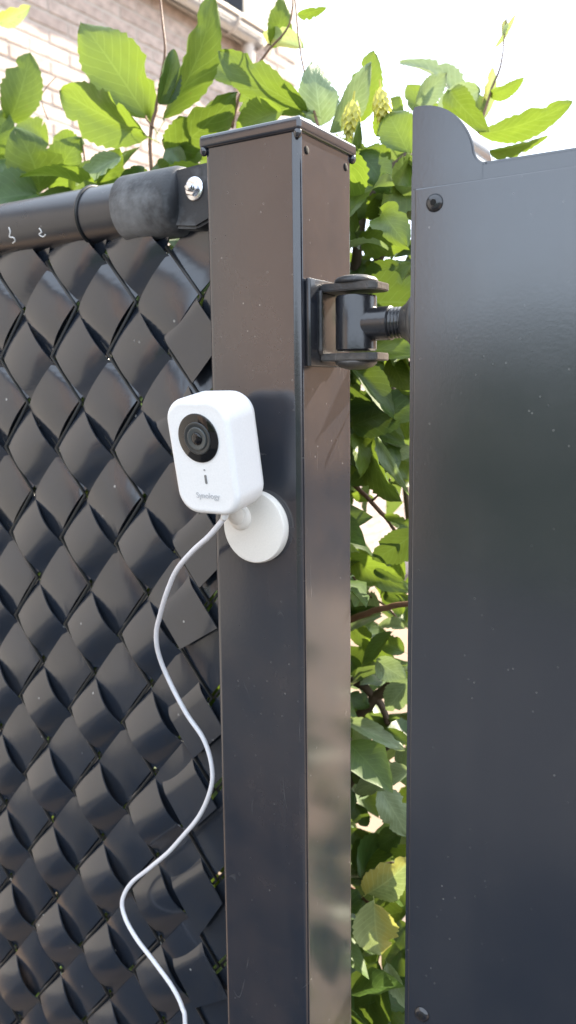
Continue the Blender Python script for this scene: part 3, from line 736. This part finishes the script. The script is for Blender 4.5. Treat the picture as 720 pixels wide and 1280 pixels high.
H = [  # base px, tip px, width px, depth, kind, roll, tip depth offset
 (185,148,95,8,78,.26,'leafbright',.15,-.03), (182,170,64,112,66,.24,'leafbright',-.25,-.03), (206,150,284,2,46,.27,'leafbright',.8,.02),
 (200,130,222,62,30,.25,'leafdark',.5,0), (384,138,262,66,50,.27,'leaf',-.3,-.03), (206,196,290,128,62,.25,'leaf',.2,-.02),
 (12,152,40,62,52,.25,'leafbright',.1,.02), (52,244,30,166,66,.22,'leaf',.4,-.04), (62,236,96,176,50,.25,'leafbright',-.2,0),
 (150,196,92,230,26,.2,'leafpale',.3,-.02), (-14,215,12,140,52,.24,'leafbright',.2,0), (20,240,-6,190,40,.22,'leafdark',0,0), (-8,30,34,12,22,.32,'leafyellow',.2,0),
 (60,180,18,150,40,.3,'leafbright',.3,0), (95,200,60,165,44,.29,'leafbright',0,0), (118,232,150,190,40,.24,'leafbright',.3,0), (90,240,120,205,34,.22,'leaf',.2,0),
 (180,210,150,235,26,.2,'leafdark',.1,0), (195,205,225,235,30,.2,'leaf',.2,0), (230,215,205,180,30,.22,'leafdark',.1,0), (245,175,225,215,34,.24,'leaf',.3,0),
 (300,105,262,70,40,.32,'leafbright',.2,0), (352,138,292,160,46,.24,'leafbright',.3,0), (330,150,300,110,44,.28,'leafbright',0,0), (290,150,250,130,40,.3,'leaf',.2,0),
 (340,60,360,-6,30,.33,'leafbright',.5,0), (378,60,326,38,26,.33,'leafyellow',.4,0), (372,18,408,12,14,.33,'leafbright',.5,0),
 (402,156,396,70,50,.29,'leafpale',.2,0), (440,156,470,64,44,.32,'leafbright',.2,0), (412,168,470,84,30,.27,'leafpale',.6,0), (392,150,372,110,34,.3,'leafbright',.1,0),
 (510,190,480,128,52,.25,'leafbright',.1,0), (450,190,486,240,44,.2,'leafdark',.2,0), (484,210,452,182,40,.24,'leafbright',.2,0), (470,170,500,120,36,.3,'leafbright',0,0),
 (575,125,503,62,26,0.53,'leafpale',.9,0), (600,112,520,150,34,0.47,'leafpale',.5,0), (560,112,600,162,40,0.35,'leaf',.3,0), (520,130,560,92,30,0.37,'leafpale',.3,0), (540,150,510,100,34,0.38,'leafbright',.3,0),
 (598,170,713,138,34,0.47,'leafbright',.5,0), (612,190,686,176,17,0.45,'leafbright',.8,0), (604,150,618,84,16,0.49,'leafyellow',.3,0), (600,145,594,112,20,0.49,'leafbright',.4,0), (612,118,652,104,20,0.48,'leafbright',.5,0), (628,44,634,22,9,0.50,'leafyellow',.2,0), (618,60,645,20,7,0.50,'leafyellow',.4,0),
 # slot between post and gate, downwards
 (450,270,505,235,34,.24,'leafbright',.1,0), (505,250,455,300,30,.26,'leaf',.2,0), (448,300,500,310,34,.22,'leafbright',.3,0), (500,330,452,345,26,.2,'leafdark',.1,0), (470,355,512,330,30,.26,'leafbright',0,0), (455,330,490,375,30,.24,'leaf',.3,0), (440,360,478,400,30,.25,'leafbright',.1,0),
 (500,400,470,350,30,.27,'leafbright',.1,0), (488,445,510,490,34,.24,'leafbright',.2,0), (455,455,485,487,22,.22,'leafdark',.2,0), (442,455,455,480,20,.26,'leafbright',.1,0),
 (520,492,436,512,22,.18,'leaf',-.4,0), (508,520,436,495,24,.22,'leafdark',.2,0), (505,555,432,522,22,.2,'leaf',.4,0), (500,515,508,552,22,.23,'leafbright',.2,0), (470,546,512,632,13,.17,'leafpale',.5,0), (480,560,516,568,24,.2,'leafpale',.3,0), (490,580,432,606,26,.18,'leafdark',.1,0), (482,575,436,568,15,.2,'leafpale',.4,0), (512,600,492,575,28,.2,'leaf',.3,0), (440,618,466,624,14,.24,'leafbright',.2,0),
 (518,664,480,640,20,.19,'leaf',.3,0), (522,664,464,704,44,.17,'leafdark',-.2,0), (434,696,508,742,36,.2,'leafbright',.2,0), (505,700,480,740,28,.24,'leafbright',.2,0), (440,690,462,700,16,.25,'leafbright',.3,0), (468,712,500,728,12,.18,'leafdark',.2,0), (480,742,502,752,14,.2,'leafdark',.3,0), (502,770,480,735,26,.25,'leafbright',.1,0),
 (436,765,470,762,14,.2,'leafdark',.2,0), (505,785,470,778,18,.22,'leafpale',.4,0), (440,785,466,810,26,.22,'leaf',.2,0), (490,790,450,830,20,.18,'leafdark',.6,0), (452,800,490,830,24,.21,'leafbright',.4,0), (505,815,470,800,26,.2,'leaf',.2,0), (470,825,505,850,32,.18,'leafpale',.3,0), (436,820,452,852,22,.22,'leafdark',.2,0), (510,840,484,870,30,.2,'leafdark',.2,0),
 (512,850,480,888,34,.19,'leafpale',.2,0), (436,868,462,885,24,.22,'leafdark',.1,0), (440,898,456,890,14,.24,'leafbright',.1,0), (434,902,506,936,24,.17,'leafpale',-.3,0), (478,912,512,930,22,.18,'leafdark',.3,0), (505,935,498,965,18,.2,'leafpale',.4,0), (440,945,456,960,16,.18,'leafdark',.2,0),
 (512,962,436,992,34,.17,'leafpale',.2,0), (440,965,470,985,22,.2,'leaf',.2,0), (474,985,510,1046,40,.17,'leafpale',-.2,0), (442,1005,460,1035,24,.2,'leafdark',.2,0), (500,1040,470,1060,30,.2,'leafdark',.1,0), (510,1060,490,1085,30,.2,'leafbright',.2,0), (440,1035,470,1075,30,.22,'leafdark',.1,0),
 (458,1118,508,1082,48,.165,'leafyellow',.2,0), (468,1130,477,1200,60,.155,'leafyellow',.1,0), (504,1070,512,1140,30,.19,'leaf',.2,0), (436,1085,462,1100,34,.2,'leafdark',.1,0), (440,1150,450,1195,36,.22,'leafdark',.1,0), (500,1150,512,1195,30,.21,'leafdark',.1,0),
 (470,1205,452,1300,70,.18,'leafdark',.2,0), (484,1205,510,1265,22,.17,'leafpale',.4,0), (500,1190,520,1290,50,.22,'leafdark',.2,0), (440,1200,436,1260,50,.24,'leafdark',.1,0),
]
for h_ in H:
    if len(h_) == 9: hero(h_[0], h_[1], h_[2], h_[3], h_[4], h_[5], h_[6], h_[7], h_[8])
nh = len(H)
# branches
def branch(pl, r0, r1, mt='bark'):
    p = catmull([at(*q) if isinstance(q, tuple) else q for q in pl], 5); n = len(p)
    for i in range(1, n-1): p[i] = p[i]+Vector((random.uniform(-1, 1), random.uniform(-1, 1), random.uniform(-1, 1)))*r0*.18
    return obj('branch', mtube(p, [r0+(r1-r0)*i/(n-1) for i in range(n)], 8), M[mt], hedge)
branch([(512, 210, .27), (500, 270, .27), (470, 335, .27), (462, 420, .28)], .006, .005)
branch([(512, 190, .3), (480, 222, .28), (455, 262, .26), (446, 320, .26), (440, 400, .26)], .0035, .006)
branch([(530, 430, .26), (508, 478, .26), (478, 540, .26), (452, 562, .25), (425, 600, .25)], .0065, .0055)
branch([(446, 545, .25), (452, 575, .25)], .003, .002)
branch([(436, 600, .20), (462, 625, .20), (480, 645, .20), (498, 668, .20), (520, 700, .20)], .0024, .0018, 'twigred')
branch([(465, 626, .20), (478, 614, .20), (488, 598, .20)], .0011, .0009, 'twigred')
branch([(430, 778, .19), (460, 766, .19), (490, 758, .19), (525, 752, .19)], .0034, .0026, 'twigred')
branch([(436, 715, .22), (462, 744, .22), (485, 760, .22), (506, 785, .22)], .0012, .0010, 'twigred')
branch([(440, 850, .24), (460, 862, .24), (478, 885, .24), (485, 905, .24)], .005, .003)
branch([(500, 850, .24), (480, 862, .24), (455, 888, .24), (430, 905, .24)], .006, .005)
branch([(430, 985, .23), (462, 950, .23), (485, 930, .23), (520, 900, .23)], .0052, .004)
branch([(462, 955, .24), (490, 955, .24), (520, 952, .24)], .0016, .0012)
branch([(400, 1105, .20), (438, 1110, .20), (452, 1122, .19), (470, 1134, .165)], .0022, .0012, 'twigred')
branch([(450, 1090, .24), (490, 1080, .24), (520, 1092, .24)], .003, .002)
# shoots standing above the fence
branch([(190, 215, .25), (188, 170, .25), (196, 130, .255), (206, 60, .26), (200, 0, .27), (202, -40, .27)], .0024, .0008, 'twigred')
branch([(192, 160, .25), (184, 150, .25), (182, 145, .26)], .0012, .0009, 'twigred')
branch([(290, 160, .3), (300, 120, .3), (330, 70, .31), (362, 30, .32), (366, -20, .33)], .0018, .0008, 'twigred')
branch([(398, 160, .28), (388, 120, .3), (375, 60, .32), (368, -10, .33)], .0016, .0008, 'twigred')
branch([(585, 200, .46), (600, 158, .47), (615, 110, .49), (626, 82, .49), (631, 40, .5), (634, 20, .5)], .0020, .0006, 'twigred')
branch([(110, 230, .26), (106, 200, .26), (100, 150, .28), (90, 110, .3)], .0018, .0008, 'twigred')
branch([(30, 255, .24), (8, 245, .24), (4, 200, .25)], .0026, .0014, 'twigred')
branch([(60, 150, .3), (52, 120, .3), (70, 96, .31)], .0008, .0005, 'twigred')
for k in range(16):                               # upright stems inside the hedge
    x = -.95+k*.068; y = random.uniform(.26, .42)
    branch([Vector((x, y, 0)), Vector((x+random.uniform(-.05, .05), y+random.uniform(-.03, .03), .6)), Vector((x+random.uniform(-.09, .09), y+random.uniform(-.05, .05), 1.2)), Vector((x+random.uniform(-.12, .12), y+random.uniform(-.06, .06), 1.68))], .009, .003)
# hornbeam fruit: overlapping scales on a drooping axis
def fruit(x, y, Y, L, tilt):
    P = at(x, y, Y); b = bmesh.new()
    for i in range(9):
        t = i/8
        for k in range(5):
            a = 2*math.pi*(k/5)+i*.63; r = .0075*math.sin(math.pi*(.18+.75*t))
            c = Vector((r*math.cos(a), r*math.sin(a), -t*L)); o_ = Vector((math.cos(a), math.sin(a), 0)); s = Vector((-math.sin(a), math.cos(a), 0))
            v = [b.verts.new(c+q) for q in (Vector((0, 0, .004)), s*.0036+o_*.001, o_*.003-Vector((0, 0, .006)), -s*.0036+o_*.001)]
            b.faces.new(v)
    tube(b, [(0, 0, .012), (0, 0, -L)], [.0008, .003], 6)
    bmesh.ops.transform(b, matrix=Matrix.Translation(P) @ Matrix.Rotation(tilt, 4, 'Y'), verts=b.verts[:])
    obj('fruit_cluster', b, M['fruit'], hedge, False)
fruit(441, 131, .24, .026, .15); fruit(476, 116, .26, .025, -.1); fruit(232, 232, .22, .012, .1)

# the rest of the foliage: nearest visible leaves singly, the rest as one mass
HOLES = [(441, 600, 512, 690, .97), (441, 735, 470, 760, .7), (441, 925, 500, 965, .97), (441, 690, 512, 880, .35), (480, 470, 500, 490, .8)]
TOPL = [(-100, 165), (0, 160), (40, 158), (90, 165), (140, 182), (200, 168), (250, 155), (300, 150), (360, 140), (420, 130), (470, 125), (520, 120), (560, 140), (590, 170), (640, 220), (700, 300)]
def top_y(x):
    for (a, ya), (c, yc) in zip(TOPL, TOPL[1:]):
        if a <= x <= c: return ya+(yc-ya)*(x-a)/(c-a)
    return 230
def lite(seed):
    rs = random.Random(seed); out = []
    for t, w in ((0, .01), (.14, .26), (.3, .43), (.48, .49), (.66, .40), (.84, .22), (1, .01)):
        f = rs.uniform(.1, .4)
        out.append((t, w*rs.uniform(.9, 1.1), f*w, -.25*(t-.3)**2))
    return out
lites = [lite(i) for i in range(8)]
mass = bmesh.new(); tone = mass.verts.layers.float.new('tone'); uvl = mass.loops.layers.uv.new('UVMap')
singles = 0; cnt = 0
for i in range(9000):
    x = random.uniform(-1.05, .32); y = random.uniform(.13, .50); z = random.uniform(.05, TOP+.14)
    if z > 1.15: pass
    elif random.random() < .35: continue
    c = Vector((x, y, z)); q = proj(c)
    zt = TOP+.02
    if q[1] < top_y(q[0])+random.uniform(-8, 10) and z > TOP-.15: continue
    if z > TOP+.02+.25*(y-.1): continue
    if x > -.02 and y < .20 and z < TOP-.2: continue
    if -.30 < x < 0 and y > .43: continue
    if x > .13 and (z > TOP-.55 or y < .2): continue
    if -.33 < x < .0 and random.random() < .1: continue
    if x > -.01:                                   # the gateway side is kept trimmed, sun reaches the post
        hit = c-sdir*(c.x/sdir.x)
        if -.12 < hit.y < .20 and hit.z > TOP-.52: continue
        if TOP-.52 < z < TOP-.06: continue
        if z < TOP-.5 and random.random() < .5: continue
    skip = False
    for (x0, y0, x1, y1, pr) in HOLES:
        if x0 < q[0] < x1 and y0 < q[1] < y1 and random.random() < pr: skip = True
    if skip: continue
    L = random.uniform(.045, .085); W = L*random.uniform(.52, .68)
    d = Vector((random.gauss(0, .7), random.gauss(-.2, .6), random.gauss(-.15, .55))).normalized()
    nrm = Vector((random.gauss(.15, .5), random.gauss(-.25, .5), random.gauss(.8, .4)))
    nrm = (nrm-d*nrm.dot(d)).normalized(); sx = d.cross(nrm)
    vis = (y < .27) and ((q[1] < 270 and -20 < q[0] < 720) or (438 < q[0] < 515 and 120 < q[1] < 1290))
    if vis and singles < 300-nh-6:
        kd = random.choices(('leaf', 'leafbright', 'leafdark', 'leafpale'), (5, 3.5, 2, .8))[0]
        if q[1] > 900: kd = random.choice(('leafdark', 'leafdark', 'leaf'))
        o = bpy.data.objects.new('leaf', random.choice(LM[kd])); COL.objects.link(o); o.parent = hedge; o.matrix_parent_inverse = WINV(hedge)
        o.matrix_basis = Matrix.Translation(c) @ Matrix((sx*W, d*L, nrm*(L+W)/2)).transposed().to_4x4(); singles += 1
        continue
    tn = min(1, max(0, random.gauss(.45, .28))); cnt += 1
    rows_ = []
    for t, w, f, zz in random.choice(lites):
        rr_ = []
        for u in (-1, 0, 1):
            v = mass.verts.new(c+sx*(u*w*W)+d*(t*L)+nrm*((f*abs(u)+zz)*L)); v[tone] = tn; rr_.append((v, (u*.5+.5, t)))
        rows_.append(rr_)
    for a, e in zip(rows_, rows_[1:]):
        for k in (0, 1):
            qd = (a[k], a[k+1], e[k+1], e[k]); f_ = mass.faces.new([v[0] for v in qd])
            for lp, v in zip(f_.loops, qd): lp[uvl].uv = v[1]
me = bpy.data.meshes.new('foliage'); mass.to_mesh(me); mass.free()
fo = obj('foliage', me, M['leafmass'], hedge); fo['kind'] = 'stuff'
print('strips', ns, 'bricks', nb, 'hero', nh, 'singles', singles, 'mass leaves', cnt)
